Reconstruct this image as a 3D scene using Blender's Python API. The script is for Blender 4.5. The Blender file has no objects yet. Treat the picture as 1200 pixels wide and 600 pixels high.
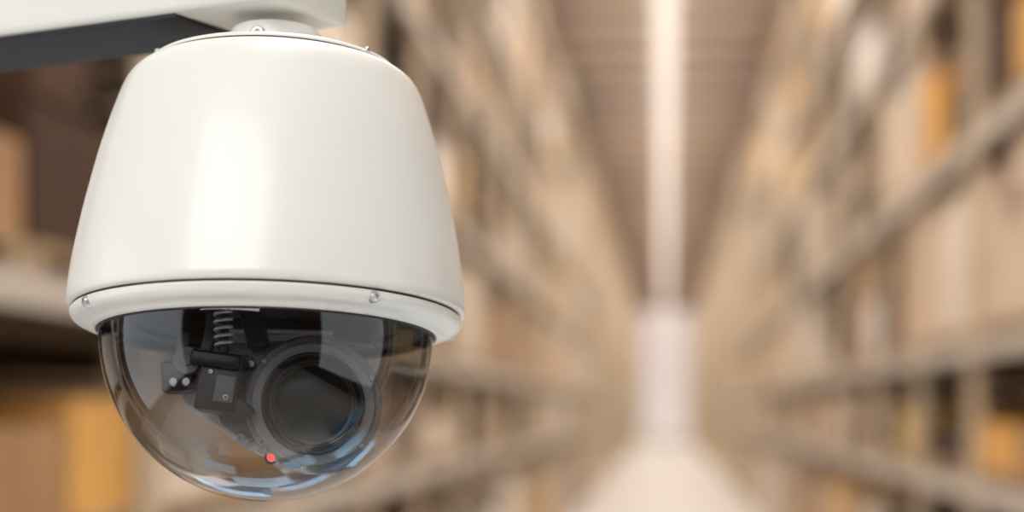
import bpy, bmesh, math, random
from mathutils import Vector, Matrix, Euler
random.seed(11)
S=bpy.context.scene
COL=S.collection
S.view_settings.view_transform='Standard'
S.view_settings.look='None'
S.view_settings.exposure=0.0

# ---------------------------------------------------------------- materials
def mat(name, col, rough=0.5, metal=0.0, coat=0.0, emit=None, estr=0.0, noise=0.0, nscale=20, bump=0.0, spec=0.5, crough=0.08):
    m=bpy.data.materials.new(name); m.use_nodes=True
    nt=m.node_tree; b=nt.nodes['Principled BSDF']
    b.inputs['Base Color'].default_value=(*col,1)
    b.inputs['Roughness'].default_value=rough
    b.inputs['Metallic'].default_value=metal
    b.inputs['Coat Weight'].default_value=coat
    b.inputs['Coat Roughness'].default_value=crough
    b.inputs['Specular IOR Level'].default_value=spec
    if emit:
        b.inputs['Emission Color'].default_value=(*emit,1)
        b.inputs['Emission Strength'].default_value=estr
    if noise>0 or bump>0:
        tc=nt.nodes.new('ShaderNodeTexCoord'); n=nt.nodes.new('ShaderNodeTexNoise')
        n.inputs['Scale'].default_value=nscale; n.inputs['Detail'].default_value=4
        nt.links.new(tc.outputs['Object'],n.inputs['Vector'])
        if noise>0:
            mr=nt.nodes.new('ShaderNodeMapRange')
            mr.inputs['To Min'].default_value=1-noise; mr.inputs['To Max'].default_value=1+noise
            nt.links.new(n.outputs['Fac'],mr.inputs['Value'])
            mx=nt.nodes.new('ShaderNodeVectorMath'); mx.operation='SCALE'
            mx.inputs[0].default_value=col
            nt.links.new(mr.outputs['Result'],mx.inputs['Scale'])
            nt.links.new(mx.outputs['Vector'],b.inputs['Base Color'])
        if bump>0:
            bp=nt.nodes.new('ShaderNodeBump'); bp.inputs['Strength'].default_value=bump
            nt.links.new(n.outputs['Fac'],bp.inputs['Height']); nt.links.new(bp.outputs['Normal'],b.inputs['Normal'])
    return m

def attr_mat(name, rough=0.8, nscale=3, namt=0.12):
    m=bpy.data.materials.new(name); m.use_nodes=True
    nt=m.node_tree; b=nt.nodes['Principled BSDF']; b.inputs['Roughness'].default_value=rough
    a=nt.nodes.new('ShaderNodeAttribute'); a.attribute_name='Col'
    tc=nt.nodes.new('ShaderNodeTexCoord'); n=nt.nodes.new('ShaderNodeTexNoise'); n.inputs['Scale'].default_value=nscale
    nt.links.new(tc.outputs['Object'],n.inputs['Vector'])
    mr=nt.nodes.new('ShaderNodeMapRange'); mr.inputs['To Min'].default_value=1-namt; mr.inputs['To Max'].default_value=1+namt
    nt.links.new(n.outputs['Fac'],mr.inputs['Value'])
    mx=nt.nodes.new('ShaderNodeVectorMath'); mx.operation='SCALE'
    nt.links.new(a.outputs['Color'],mx.inputs[0]); nt.links.new(mr.outputs['Result'],mx.inputs['Scale'])
    nt.links.new(mx.outputs['Vector'],b.inputs['Base Color'])
    return m

M_white=mat('cream_gloss_paint',(0.765,0.76,0.72),rough=0.38,coat=0.35,crough=0.14,noise=0.01,nscale=8)
M_dark=mat('black_plastic',(0.012,0.012,0.013),rough=0.35,noise=0.2,nscale=60)
M_inner=mat('black_inner_tray',(0.006,0.006,0.007),rough=0.6,noise=0.2,nscale=60)
M_grey=mat('dark_grey_plastic',(0.16,0.16,0.16),rough=0.4,noise=0.1,nscale=90)
M_grey2=mat('mid_grey_plastic',(0.78,0.78,0.77),rough=0.4,noise=0.08,nscale=90)
M_ring=mat('lens_ring_plastic',(0.34,0.34,0.335),rough=0.4,noise=0.08,nscale=90)
M_steel=mat('steel',(0.95,0.93,0.90),rough=0.35,metal=0.5,noise=0.05,nscale=200)
M_gun=mat('gunmetal',(0.5,0.5,0.5),rough=0.35,metal=0.6,noise=0.05,nscale=200)
M_seam=mat('rubber_gasket',(0.03,0.03,0.028),rough=0.7,noise=0.1,nscale=80)
M_red=mat('red_led',(0.8,0.03,0.02),rough=0.3,emit=(1,0.05,0.03),estr=1.6)
M_under=mat('underside_shade_black',(0.012,0.012,0.014),rough=0.7,noise=0.2,nscale=10)  # near-black colour for the shade under the arm
def lens_mat():
    m=bpy.data.materials.new('coated_lens_glass'); m.use_nodes=True
    nt=m.node_tree; b=nt.nodes['Principled BSDF']
    lw=nt.nodes.new('ShaderNodeTexCoord'); gr=nt.nodes.new('ShaderNodeTexNoise'); gr.inputs['Scale'].default_value=18
    nt.links.new(lw.outputs['Object'],gr.inputs['Vector'])
    cr=nt.nodes.new('ShaderNodeValToRGB')
    cr.color_ramp.elements[0].position=0.35; cr.color_ramp.elements[0].color=(0.003,0.014,0.008,1)
    cr.color_ramp.elements[1].position=0.7; cr.color_ramp.elements[1].color=(0.012,0.004,0.014,1)
    nt.links.new(gr.outputs['Fac'],cr.inputs['Fac']); nt.links.new(cr.outputs['Color'],b.inputs['Base Color'])
    b.inputs['Roughness'].default_value=0.2
    b.inputs['Specular IOR Level'].default_value=0.12
    return m
M_lens=lens_mat()
def dome_mat():
    m=bpy.data.materials.new('smoked_acrylic'); m.use_nodes=True
    nt=m.node_tree; nt.nodes.clear()
    o=nt.nodes.new('ShaderNodeOutputMaterial'); t=nt.nodes.new('ShaderNodeBsdfTransparent'); g=nt.nodes.new('ShaderNodeBsdfGlossy')
    t.inputs['Color'].default_value=(0.54,0.54,0.55,1); g.inputs['Roughness'].default_value=0.015; g.inputs['Color'].default_value=(0.95,0.97,1,1)
    f=nt.nodes.new('ShaderNodeFresnel')
    # thin wall: the same reflectance from inside and outside of the single-skin bubble
    ge=nt.nodes.new('ShaderNodeNewGeometry'); mr=nt.nodes.new('ShaderNodeMapRange')
    mr.inputs['To Min'].default_value=1.55; mr.inputs['To Max'].default_value=1/1.55
    nt.links.new(ge.outputs['Backfacing'],mr.inputs['Value']); nt.links.new(mr.outputs['Result'],f.inputs['IOR'])
    mx=nt.nodes.new('ShaderNodeMixShader')
    nt.links.new(f.outputs[0],mx.inputs[0]); nt.links.new(t.outputs[0],mx.inputs[1]); nt.links.new(g.outputs[0],mx.inputs[2]); nt.links.new(mx.outputs[0],o.inputs[0])
    return m
M_dome=dome_mat()

# ---------------------------------------------------------------- helpers
def add_obj(name, me, m, parent=None, smooth=False):
    ob=bpy.data.objects.new(name,me); COL.objects.link(ob)
    if m: me.materials.append(m)
    if parent: ob.parent=parent
    if smooth:
        for p in me.polygons: p.use_smooth=True
        me.set_sharp_from_angle(angle=math.radians(40))
    return ob

D=1.116; U=D/2000.0; EYE=2.6
YAW=math.atan2(180,2000)
RY=Matrix.Rotation(YAW,3,'Z')
root=bpy.data.objects.new('dome_security_camera',None); COL.objects.link(root)
root.location=RY@Vector(((314.5-600)*U, D, 0))+Vector((0,0,EYE+(478-373)*U))
root.rotation_euler=(Matrix.Rotation(YAW,3,'Z')@Matrix.Rotation(math.radians(0.5),3,'Y')@Matrix.Rotation(math.radians(-6.8),3,'X')).to_euler()

def revolve(name, prof, m, seg=160, parent=root, loc=(0,0,0), axis='Z', scale=U, rot=None):
    vs=[];fs=[]
    n=len(prof)
    for i in range(seg):
        a=2*math.pi*i/seg
        for r,z in prof:
            vs.append((r*scale*math.cos(a),r*scale*math.sin(a),z*scale))
    for i in range(seg):
        j=(i+1)%seg
        for k in range(n-1):
            fs.append((i*n+k,j*n+k,j*n+k+1,i*n+k+1))
    me=bpy.data.meshes.new(name); me.from_pydata(vs,[],fs)
    bm=bmesh.new(); bm.from_mesh(me); bmesh.ops.remove_doubles(bm,verts=bm.verts,dist=1e-6)
    bmesh.ops.recalc_face_normals(bm,faces=bm.faces); bm.to_mesh(me); bm.free()
    ob=add_obj(name,me,m,parent,True)
    ob.location=Vector(loc)*scale
    if axis=='Y': # profile z axis points towards viewer (-Y)
        ob.rotation_euler=(math.radians(90),0,0)
    if rot: ob.rotation_euler=[math.radians(a) for a in rot]
    return ob

def boxp(name,c,s,m,rot=(0,0,0),bev=3,parent=root,scale=U,holes=None):
    me=bpy.data.meshes.new(name); bm=bmesh.new(); bmesh.ops.create_cube(bm,size=1.0)
    bmesh.ops.scale(bm,vec=Vector(s)*scale,verts=bm.verts)
    if bev>0: bmesh.ops.bevel(bm,geom=bm.edges[:],offset=bev*scale,segments=3,profile=0.5,affect='EDGES')
    bm.to_mesh(me); bm.free()
    ob=add_obj(name,me,m,parent,True)
    ob.location=Vector(c)*scale; ob.rotation_euler=[math.radians(a) for a in rot]
    return ob

def extrude_poly(name,pts,y0,y1,m,bev=3,parent=root,loc=(0,0,0)):
    me=bpy.data.meshes.new(name); bm=bmesh.new()
    a=[bm.verts.new((x*U,y0*U,z*U)) for x,z in pts]
    f=bm.faces.new(a)
    r=bmesh.ops.extrude_face_region(bm,geom=[f])
    bmesh.ops.translate(bm,vec=(0,(y1-y0)*U,0),verts=[v for v in r['geom'] if isinstance(v,bmesh.types.BMVert)])
    bmesh.ops.recalc_face_normals(bm,faces=bm.faces)
    if bev>0: bmesh.ops.bevel(bm,geom=[e for e in bm.edges if len(e.link_faces)==2 and e.calc_face_angle(0)>0.9],offset=bev*U,segments=2,affect='EDGES')
    bm.to_mesh(me); bm.free()
    ob=add_obj(name,me,m,parent,True); ob.location=Vector(loc)*U
    return ob

def screw(name,c,r,m=M_steel,axis='Y',parent=root,rotz=0,tilt=0):
    prof=[(0,r*0.25),(r*0.35,r*0.25),(r*0.42,r*0.62),(r*0.7,r*0.6),(r*0.95,r*0.3),(r,0),(r,-r*1.0)]
    ob=revolve(name,prof,m,seg=24,parent=parent,loc=c,axis=axis)
    if axis=='Y': ob.rotation_euler=(math.radians(90+tilt),0,rotz)
    return ob

def catmull(pts,n=5):
    out=[]
    P=[pts[0]]+pts+[pts[-1]]
    for i in range(1,len(P)-2):
        for k in range(n):
            t=k/n
            o=[]
            for d in range(2):
                p0,p1,p2,p3=P[i-1][d],P[i][d],P[i+1][d],P[i+2][d]
                o.append(0.5*((2*p1)+(-p0+p2)*t+(2*p0-5*p1+4*p2-p3)*t*t+(-p0+3*p1-3*p2+p3)*t**3))
            out.append(tuple(o))
    out.append(pts[-1]); return out
def sr(prof,k): return [(r*k,z) for r,z in prof]

# ---------------------------------------------------------------- the security camera
K=0.985; T=8
shell=catmull([(234,14),(230,55),(220,112),(212,149),(203.5,185),(194,219),(185,247),(178,266),(171,278),(162,286),(152,290)],6)
prof=[(222,4),(229,3.5),(232.5,5),(234.2,8)]+shell+[(150,290.5)]
revolve('housing_shell',sr(prof,K),M_white,seg=220)
revolve('housing_lid',sr([(150,281+T),(150,286+T),(148,289+T),(142,291.5+T),(116,294+T),(62,296+T),(50,296+T)],K),M_white,seg=160)
revolve('lid_seam',sr([(151.5,281.6+T),(152.2,282.6+T),(151.5,283.8+T),(149,284+T)],K),M_seam,seg=160)
revolve('gasket',sr([(220,0),(226,0),(227,2),(226,5),(220,6)],K),M_seam,seg=200)
revolve('trim_ring',sr([(196,-19),(199,-21),(203,-20.5),(206,-19),(207,-17),(209,-15.5),(216,-14),(223,-12),(227,-9),(229.5,-5),(230,-2),(228,1),(221,1.5)],K),M_white,seg=220)
revolve('dome_gasket',sr([(194,-20),(197,-22.5),(200,-21.5),(199,-18)],K),M_seam,seg=200)
cz=-21; RB=193.5
bub=[(RB,-14),(RB,cz)]+[(RB*math.cos(t),cz-RB*math.sin(t)) for t in [math.pi/2*i/48 for i in range(1,49)]]
dm=revolve('clear_dome',bub,M_dome,seg=192)
# make sure the bubble's normals point outwards
me=dm.data
p=me.polygons[len(me.polygons)//2]
if p.normal.dot(p.center-Vector((0,0,cz*U)))<0: me.flip_normals()
revolve('inner_tray',[(0,-6),(60,-6),(60,-9),(150,-9),(152,-14),(183,-14),(189,-11),(189,0),(0,0)],M_inner,seg=128)
# mounting neck
revolve('mount_neck',[(50,294+T),(60,296+T),(62,300+T),(58,303+T),(54,304+T),(54,341),(53,344),(0,344)],M_white,seg=96)
screw('neck_bolt',(-13,-53,327),9,M_gun)
screw('neck_bolt_small',(-40,-37,325),5,M_gun,rotz=math.radians(-48))
for i,ang in enumerate([-143,-52,20,90,160]):
    a=math.radians(ang)
    screw('ring_screw_%d'%i,(225*math.cos(a),225*math.sin(a),-6),6.5,M_gun,rotz=a+math.pi/2)
for i,ang in enumerate([-150,-36,40,140]):
    a=math.radians(ang)
    screw('lid_screw_%d'%i,(145*math.cos(a),145*math.sin(a),289+T),4,M_gun,rotz=a+math.pi/2)

# ---- pan/tilt module inside the bubble
def P(ix,iy,y): # photo px -> local px at local depth y
    k=(2000+y)/2000.0
    return ((ix-600)*k+285.5, (478-iy)*k-105-0.118*abs(y)*0.9 )
lx,lz=P(365,470,-78)
ly=-22
lc=(lx,ly,lz)
# lens group is parented to a gimbal so that it can look slightly right and down
gim=bpy.data.objects.new('lens_gimbal',None); COL.objects.link(gim); gim.parent=root; gim.location=Vector(lc)*U
gim.rotation_euler=(math.radians(4),0,math.radians(4))
def LR(n,p,m): return revolve(n,p,m,seg=96,parent=gim,axis='Y')
LR('lens_housing',[(0,-50),(60,-50),(64,-44),(66,20),(66,50),(64,53),(60,54)],M_grey)
LR('lens_face_ring',[(57,50),(57,54),(58,56),(67,56),(69,54),(69,50)],M_ring)
LR('lens_barrel',[(58,52),(57.5,59),(56,62),(54,61),(53,57),(51,54),(50,50),(48,47),(47,42),(0,40)],M_dark)
LR('lens_inner_step',[(50,50),(49,52),(47,52),(46,49),(43,48),(42,45)],M_dark)
LR('lens_glass',[(0,54)]+[(46*math.sin(t*0.1),41+13*math.cos(t*0.1)) for t in range(1,16)]+[(46,40)],M_lens)
for i,ang in enumerate([25,80,140,215,262,320]):
    a=math.radians(ang); screw('lens_screw_%d'%i,(72*math.cos(a),-48,72*math.sin(a)),4,M_gun,parent=gim)
LR('lens_collar',[(62,30),(75,32),(77,36),(77,44),(75,47),(60,48)],M_ring)
def PP(pts,y): return [P(x,z,y) for x,z in pts]
yoke=PP([(203,452),(225,480),(262,506),(300,530),(330,541),(370,543),(405,533),(432,508),(440,470),(428,430),(400,405),(350,398),(300,402),(262,405),(215,415)],-50)
extrude_poly('yoke_plate',yoke,-50,-15,M_grey2,bev=3)
yoke2=PP([(250,420),(294,415),(300,440),(290,480),(302,515),(292,520),(262,498),(250,470)],-70)
extrude_poly('yoke_side',yoke2,-66,-48,M_grey,bev=3)
def B(n,ix,iy,y,w,h,d,m=M_dark,rot=0,bev=2.5):
    x,z=P(ix,iy,y); return boxp(n,(x,y,z),(w,d,h),m,rot=(0,rot,0),bev=bev)
B('motor_block',262,452,-88,46,66,40,M_dark,8)
B('motor_block_cap',256,426,-98,54,16,36,M_dark,8)
B('motor_label_plate',266,458,-109,22,30,3,M_grey,8,1)
B('bearing_block',213,445,-80,36,34,30,M_dark,-4)
B('bearing_post',216,414,-78,14,44,16,M_grey,4)
B('hanger_left',228,385,-70,28,48,24,M_dark,0)
B('hanger_plate',246,400,-84,12,64,14,M_grey,10)
B('hanger_right',300,388,-60,22,44,40,M_dark,-14)
B('pivot_arm',275,478,-92,44,26,20,M_dark,38)
B('hanger_far',418,385,-20,46,34,40,M_dark,12)
B('cross_bar',340,382,-20,150,14,30,M_dark,0)
for i,(ix,iy) in enumerate([(206,450),(221,450)]):
    x,z=P(ix,iy,-98); revolve('bearing_bolt_%d'%i,[(0,3),(4,3),(5.5,1),(5.5,-6)],M_gun,seg=24,loc=(x,-97,z),axis='Y')
x,z=P(240,423,-100)
revolve('drive_gear',[(0,6),(6,6),(7,3),(15,3),(16,0),(16,-6)],M_grey,seg=20,loc=(x-18,-100,z-2),axis='Y')
for i,(ix,iy,r) in enumerate([(283,513,7),(307,526,4.5),(292,425,5),(336,412,5),(270,470,4),(252,440,3.5)]):
    x,z=P(ix,iy,-95); yy=-68 if i<4 else -109
    if i==3: yy=-60
    screw('mech_screw_%d'%i,(x,yy,z),r,M_gun if i>1 else M_ring)
cu=bpy.data.curves.new('spring','CURVE'); cu.dimensions='3D'; cu.bevel_depth=2.2*U; cu.bevel_resolution=3
sp=cu.splines.new('POLY'); N=150; sp.points.add(N-1)
x0,z0=P(264,412,-100)
for i in range(N):
    t=i/(N-1); a=t*2*math.pi*6
    sp.points[i].co=((x0+9*math.cos(a)-3*t)*U,(-100+9*math.sin(a))*U,(z0+t*52)*U,1)
so=bpy.data.objects.new('spring',cu); COL.objects.link(so); so.parent=root; cu.materials.append(M_steel)
x,z=P(264,412,-100); revolve('spring_rod',[(0,0),(5,0),(5,62),(0,62)],M_dark,seg=20,loc=(x,-100,z-4))
x,z=P(320,536,-80)
revolve('led_socket',[(0,0),(8,0),(8,-8),(6,-14)],M_dark,seg=24,loc=(x,-64,z),axis='Y')
revolve('status_led',[(0,6),(3,5.2),(4.6,3),(5,0),(5,-3)],M_red,seg=24,loc=(x,-64,z),axis='Y')

# ---------------------------------------------------------------- mounting arm
u=(RY@Vector((-0.888,0.46,0))).normalized()
armroot=bpy.data.objects.new('camera_mounting_arm',None); COL.objects.link(armroot)
axis_top=root.matrix_basis @ Vector((0,0,325*U))
armroot.location=(axis_top.x,axis_top.y,EYE+0.2595)
armroot.rotation_euler=(0,0,math.atan2(u.y,u.x))
Larm=2.05
back=0.029
boxp('arm_beam',((Larm-back)/2,0,0.052),(Larm+back,0.092,0.104),M_white,bev=0.006,parent=armroot,scale=1)
boxp('arm_underside_shade',((Larm)/2+0.02,0,0.0),(Larm-0.06,0.084,0.006),M_under,bev=0.001,parent=armroot,scale=1)  # flat black strip standing in for the shaded hollow beneath the beam
boxp('arm_end_plate',(Larm+0.0,0,0.052),(0.012,0.16,0.22),M_white,bev=0.004,parent=armroot,scale=1)

# ---------------------------------------------------------------- warehouse
X0=2.2; Y0=1.9; BAY=2.7; NB=55; DEPTH=1.15; YEND=Y0+BAY*NB+2
YF=-4.5
LV=[2.05,3.08,4.58,6.15,7.70,9.3]
CEIL=11.3
class MB:
    def __init__(s): s.v=[];s.f=[];s.c=[]
    def box(s,x0,x1,y0,y1,z0,z1,c=(1,1,1)):
        b=len(s.v)
        s.v+=[(x0,y0,z0),(x1,y0,z0),(x1,y1,z0),(x0,y1,z0),(x0,y0,z1),(x1,y0,z1),(x1,y1,z1),(x0,y1,z1)]
        s.f+=[(b,b+3,b+2,b+1),(b+4,b+5,b+6,b+7),(b,b+1,b+5,b+4),(b+1,b+2,b+6,b+5),(b+2,b+3,b+7,b+6),(b+3,b,b+4,b+7)]
        s.c+=[c]*6
    def make(s,name,m,parent=None):
        me=bpy.data.meshes.new(name); me.from_pydata(s.v,[],s.f)
        at=me.color_attributes.new('Col','FLOAT_COLOR','CORNER')
        for i,c in enumerate(s.c):
            for k in range(4): at.data[i*4+k].color=(*c,1)
        return add_obj(name,me,m,parent)
M_box=attr_mat('carton_board',0.85,3,0.15)
M_rack=attr_mat('rack_paint',0.5,6,0.08)
BG1=(0.69,0.49,0.33); BG2=(0.82,0.66,0.51); BG3=(0.90,0.80,0.69); BRN=(0.45,0.26,0.13); OCH=(0.81,0.45,0.12); DBR=(0.08,0.038,0.018); YEL=(0.86,0.59,0.21); BLK=(0.015,0.012,0.010); WHT=(0.93,0.90,0.87)
pal=[(BG1,6),(BG2,6),(BG3,5.2),(BRN,3.6),(OCH,2.1),(DBR,3.8),(YEL,0.8),(BLK,3.4),(WHT,2.8)]
def pick():
    t=random.random()*sum(w for _,w in pal)
    for c,w in pal:
        t-=w
        if t<=0: return c
    return pal[0][0]
def vary(c,a=0.1):
    k=1+random.uniform(-a,a); return tuple(min(1,x*k) for x in c)
BEAM=(0.70,0.65,0.58); UPR=(0.74,0.60,0.43); WOOD=(0.5,0.36,0.22)
# explicit loads for the near bays: (side,bay,level) -> [(width,height fraction,colour),...]
LOAD={(-1,1,2):[(1.15,0.60,BRN),(1.15,0.88,DBR)],
      (-1,1,1):[(0.75,0.62,OCH),(0.8,0.55,BRN),(0.75,0.66,OCH)],
      (-1,1,3):[(1.2,0.8,BG1),(1.1,0.7,BRN)],
      (-1,2,2):[(1.2,0.7,BLK),(1.1,0.85,BG2)],
      (-1,2,1):[(1.2,0.7,BG3),(1.1,0.6,OCH)],
      (1,2,2):[(1.2,0.93,BG2),(1.2,0.93,BG3)],
      (1,3,2):[(1.2,0.93,BG2),(1.2,0.90,BG2)],
      (1,4,2):[(1.2,0.90,BG3),(1.2,0.93,BG2)],
      (1,5,2):[(1.2,0.93,BG1),(1.2,0.6,DBR)],
      (1,3,3):[(1.2,0.45,OCH),(1.2,0.55,DBR)],
      (1,4,3):[(1.2,0.40,DBR),(1.2,0.6,OCH)],
      (1,5,3):[(1.2,0.85,BG3),(1.2,0.8,BG2)],
      (1,6,3):[(1.2,0.3,BLK),(1.2,0.4,DBR)],
      (1,7,3):[(1.2,0.8,BG2),(1.2,0.3,BLK)],
      (1,3,1):[(1.2,0.45,BRN),(1.2,0.5,OCH)],
      (1,4,1):[(1.2,0.5,BLK),(1.2,0.4,DBR)],
      (1,5,1):[(1.2,0.6,YEL),(1.2,0.55,BLK)],
      (1,6,1):[(1.2,0.75,BG1),(1.2,0.4,DBR)],
      (1,7,1):[(1.2,0.4,BLK),(1.2,0.8,BG2)]}
for side in (-1,1):
    R=MB(); G=MB()
    def bx(t,d0,d1,y0,y1,z0,z1,c):
        a,b=side*(X0+d0),side*(X0+d1)
        t.box(min(a,b),max(a,b),y0,y1,z0,z1,c)
    def pallet(d0,yy,w,z):
        bx(G,d0,DEPTH-0.08,yy,yy+w,z+0.09,z+0.12,WOOD)
        for q in (0,0.45,0.9):
            bx(G,d0,DEPTH-0.08,yy+q*w,yy+q*w+0.1*w,z,z+0.09,WOOD)
    def stack(d0,yy,w,z,hh,c,nz,ny,mix=0.12):
        for a in range(nz):
            for b in range(ny):
                if a==nz-1 and nz>1 and random.random()<0.2: continue
                g=0.006
                cc=vary(c,0.1) if random.random()>mix else pick()
                dd=d0+random.uniform(0,0.03)
                bx(G,dd,DEPTH-0.1,yy+b*w/ny+g,yy+(b+1)*w/ny-g,z+0.12+a*hh/nz,z+0.12+(a+1)*hh/nz-0.006,cc)
    for k in range(NB+1):
        y=Y0+k*BAY
        for d in (0.0,DEPTH-0.1):
            bx(R,d,d+0.10,y-0.05,y+0.05,0,LV[-1]+1.0,UPR)
        for z in [0.3+1.2*i for i in range(8)]:
            bx(R,0.1,DEPTH-0.1,y-0.015,y+0.015,z,z+0.04,UPR)
    for k in range(NB):
        y=Y0+k*BAY+0.05; y1=y+BAY-0.10
        near=(k<9)
        for z in LV:
            bx(R,0.0,0.05,y,y1,z-0.13,z,vary(BEAM,0.05))
            bx(R,DEPTH-0.05,DEPTH,y,y1,z-0.12,z,BEAM)
            bx(R,0.05,DEPTH-0.05,y,y1,z-0.03,z-0.01,(0.4,0.36,0.3))
        lv=[0.0]+LV
        for li,z in enumerate(lv):
            top=(lv[li+1]-0.13 if li+1<len(lv) else CEIL-0.3)
            H=top-z
            yy=y+random.uniform(0.03,0.10)
            if (side,k,li) in LOAD:
                for (w,hf,c) in LOAD[(side,k,li)]:
                    pallet(0.06,yy,w,z); hh=H*hf-0.12
                    stack(0.06,yy,w,z,hh,c,max(1,round(hh/0.45)),2,0.04); yy+=w+0.08
                continue
            while yy<y1-0.55:
                w=random.choice([1.0,1.2,1.2,1.2]); w=min(w,y1-yy-0.02)
                if w<0.5: break
                if random.random()<0.17 :
                    yy+=w+0.06; continue
                d0=random.uniform(0.03,0.12)
                pallet(d0,yy,w,z)
                hh=H*random.choice([0.5,0.6,0.75,0.85,0.93])-0.12
                if z==0: hh=min(hh,random.choice([1.1,1.4,1.7]))
                c=pick()
                if near and random.random()<0.6:
                    stack(d0,yy,w,z,hh,c,max(1,round(hh/random.choice([0.4,0.5,0.6]))),random.choice([1,2,2]))
                else:
                    bx(G,d0,DEPTH-0.1,yy+0.02,yy+w-0.02,z+0.12,z+0.12+hh,vary(c,0.1))
                yy+=w+random.uniform(0.03,0.15)
    ro=R.make('pallet_rack',M_rack); G.make('palletised_cartons',M_box,ro)

def slab(name,x0,x1,y0,y1,z0,z1,m,parent=None):
    t=MB(); t.box(x0,x1,y0,y1,z0,z1); return t.make(name,m,parent)
M_floor=mat('polished_concrete',(0.60,0.55,0.50),rough=0.45,noise=0.1,nscale=0.6)
M_wall=mat('wall_panel',(0.14,0.085,0.055),rough=0.8,noise=0.05,nscale=0.5)
M_fwall=mat('front_wall_paint',(0.12,0.115,0.11),rough=0.8,noise=0.05,nscale=0.5)
M_end=mat('glowing_end_wall',(0.85,0.77,0.74),rough=0.8,noise=0.05,nscale=0.5,emit=(1.0,0.86,0.79),estr=0.62)  # emission added so the far wall looks bright; no light source there
M_ceil=mat('ceiling_deck',(0.90,0.82,0.76),rough=0.8,noise=0.08,nscale=0.8)
M_purl=mat('purlin_steel',(0.60,0.52,0.46),rough=0.6,noise=0.1,nscale=2)
M_frame=mat('window_frame_paint',(0.75,0.75,0.75),rough=0.4,noise=0.05,nscale=5)
XW=X0+DEPTH+0.25
slab('floor',-XW-0.2,XW+0.2,YF-0.2,YEND+0.2,-0.2,0,M_floor)
WY0,WY1,WZ0,WZ1=-2.4,1.6,0.6,4.0
for nm,wn,s in (('wall_left','window_1',-1),('wall_right','window_2',1)):
    t=MB(); a,b=sorted((s*XW,s*(XW+0.2)))
    t.box(a,b,YF,WY0,0,CEIL); t.box(a,b,WY1,YEND,0,CEIL)
    t.box(a,b,WY0,WY1,0,WZ0); t.box(a,b,WY0,WY1,WZ1,CEIL)
    t.make(nm,M_wall)
    f=MB(); a,b=sorted((s*(XW+0.05),s*(XW+0.15)))
    for y in (WY0,WY1-0.06): f.box(a,b,y,y+0.06,WZ0,WZ1)
    for z in (WZ0,WZ1-0.06): f.box(a,b,WY0,WY1,z,z+0.06)
    f.make(wn,M_frame)
slab('wall_front',-XW-0.2,XW+0.2,YF-0.2,YF,0,CEIL,M_fwall)
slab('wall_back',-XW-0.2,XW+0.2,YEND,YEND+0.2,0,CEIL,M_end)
slab('ceiling',-XW-0.2,XW+0.2,YF-0.2,YEND+0.2,CEIL,CEIL+0.2,M_ceil)
t=MB(); y=YF+0.5
while y<YEND-1:
    t.box(-XW,XW,y,y+0.22,CEIL-0.22,CEIL); y+=2.7
t.make('ceiling_purlins',M_purl)
M_strip=mat('light_strip',(1,1,1),emit=(1.0,0.91,0.85),estr=0.84)
t=MB(); y=Y0+1
while y<YEND-3:
    t.box(-0.2,0.2,y,y+4.9,CEIL-0.32,CEIL-0.26); y+=5.0
t.make('ceiling_strip_light',M_strip)

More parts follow.
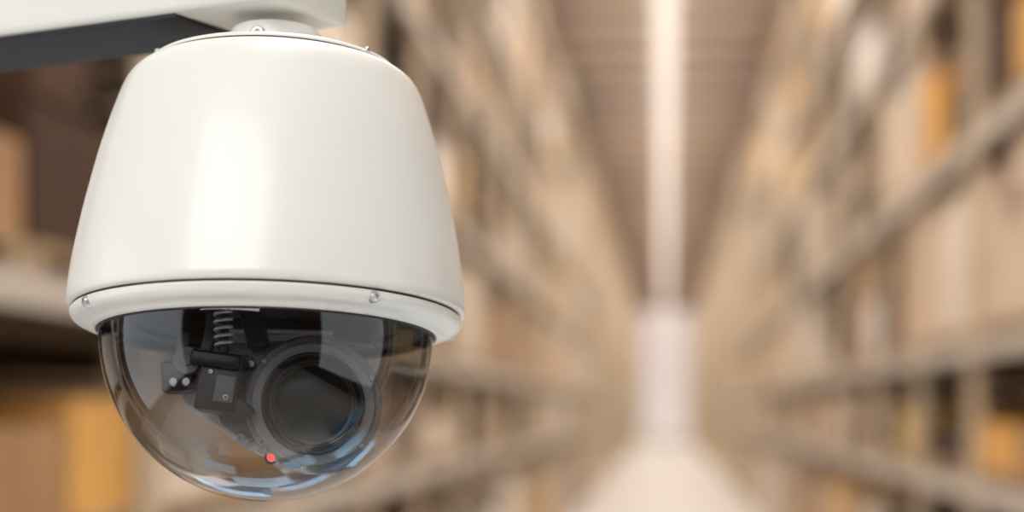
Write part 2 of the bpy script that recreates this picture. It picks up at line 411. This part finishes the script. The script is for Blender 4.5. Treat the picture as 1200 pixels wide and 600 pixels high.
# unseen blue crates, added for the bluish reflection low in the dome
M_crate=mat('blue_plastic',(0.30,0.52,0.70),rough=0.5,noise=0.1,nscale=9)
t=MB()
def crate(x,y,z,w=0.6,d=0.4,h=0.3):
    k=0.02
    t.box(x,x+w,y,y+d,z,z+k); t.box(x,x+w,y,y+k,z+k,z+h); t.box(x,x+w,y+d-k,y+d,z+k,z+h)
    t.box(x,x+k,y+k,y+d-k,z+k,z+h); t.box(x+w-k,x+w,y+k,y+d-k,z+k,z+h)
    t.box(x-0.015,x+w+0.015,y-0.015,y,z+h-0.04,z+h); t.box(x-0.015,x+w+0.015,y+d,y+d+0.015,z+h-0.04,z+h)
    t.box(x,x+w,y,y+d,z+h,z+h+0.0008) # lid
for (x,y,n) in [(-2.0,0.9,2),(-1.5,1.5,2),(-0.8,1.7,4),(-0.1,1.45,1),(0.55,1.8,3),(-1.2,2.3,5),(-0.45,2.5,3),(0.3,2.6,4),(1.1,2.2,2),(1.4,1.2,3)]:
    for i in range(n): crate(x,y,i*0.301)
t.make('reflection_crates',M_crate)

# ---------------------------------------------------------------- lights
def area(name,loc,target,sx,sy,power,col=(1,1,1),spread=180):
    l=bpy.data.lights.new(name,'AREA'); l.shape='RECTANGLE'; l.size=sx; l.size_y=sy; l.energy=power; l.color=col
    l.spread=math.radians(spread)
    o=bpy.data.objects.new(name,l); COL.objects.link(o); o.location=loc
    o.rotation_euler=(Vector(target)-Vector(loc)).to_track_quat('-Z','Y').to_euler()
    return o
tgt=root.location
area('front_key_light',(-1.0,-2.3,4.8),tgt,3.0,2.6,145,(1,0.985,0.96))  # added key light for the housing, no fixture behind it
# added light behind the unit, brightens the crates mirrored in the dome
area('crate_fill_light',(0.6,5.6,8.5),(-0.1,2.3,0.4),0.8,0.8,70,(0.95,0.98,1.0),spread=28)
y=4.0
while y<YEND-12:
    o=area('aisle_fill_light',(0,y,CEIL-0.4),(0,y,0),1.6,9.0,480,(1.0,0.945,0.89),spread=145)  # added fill for the racks, spread kept narrow so the view misses it
    o.rotation_euler=(0,0,0)
    y+=10
w=bpy.data.worlds.new('world'); S.world=w; w.use_nodes=True
w.node_tree.nodes['Background'].inputs['Color'].default_value=(0.95,0.98,1.0,1)
w.node_tree.nodes['Background'].inputs['Strength'].default_value=1.6

# ---------------------------------------------------------------- camera
cam=bpy.data.cameras.new('camera'); co=bpy.data.objects.new('camera',cam); COL.objects.link(co)
co.location=(0,0,EYE); co.rotation_euler=(math.radians(90),0,YAW)
cam.lens=60; cam.sensor_width=36; cam.shift_x=0; cam.shift_y=178/1200
cam.dof.use_dof=True; cam.dof.focus_distance=1.05; cam.dof.aperture_fstop=2.5
cam.clip_end=500; cam.clip_start=0.05
S.camera=co
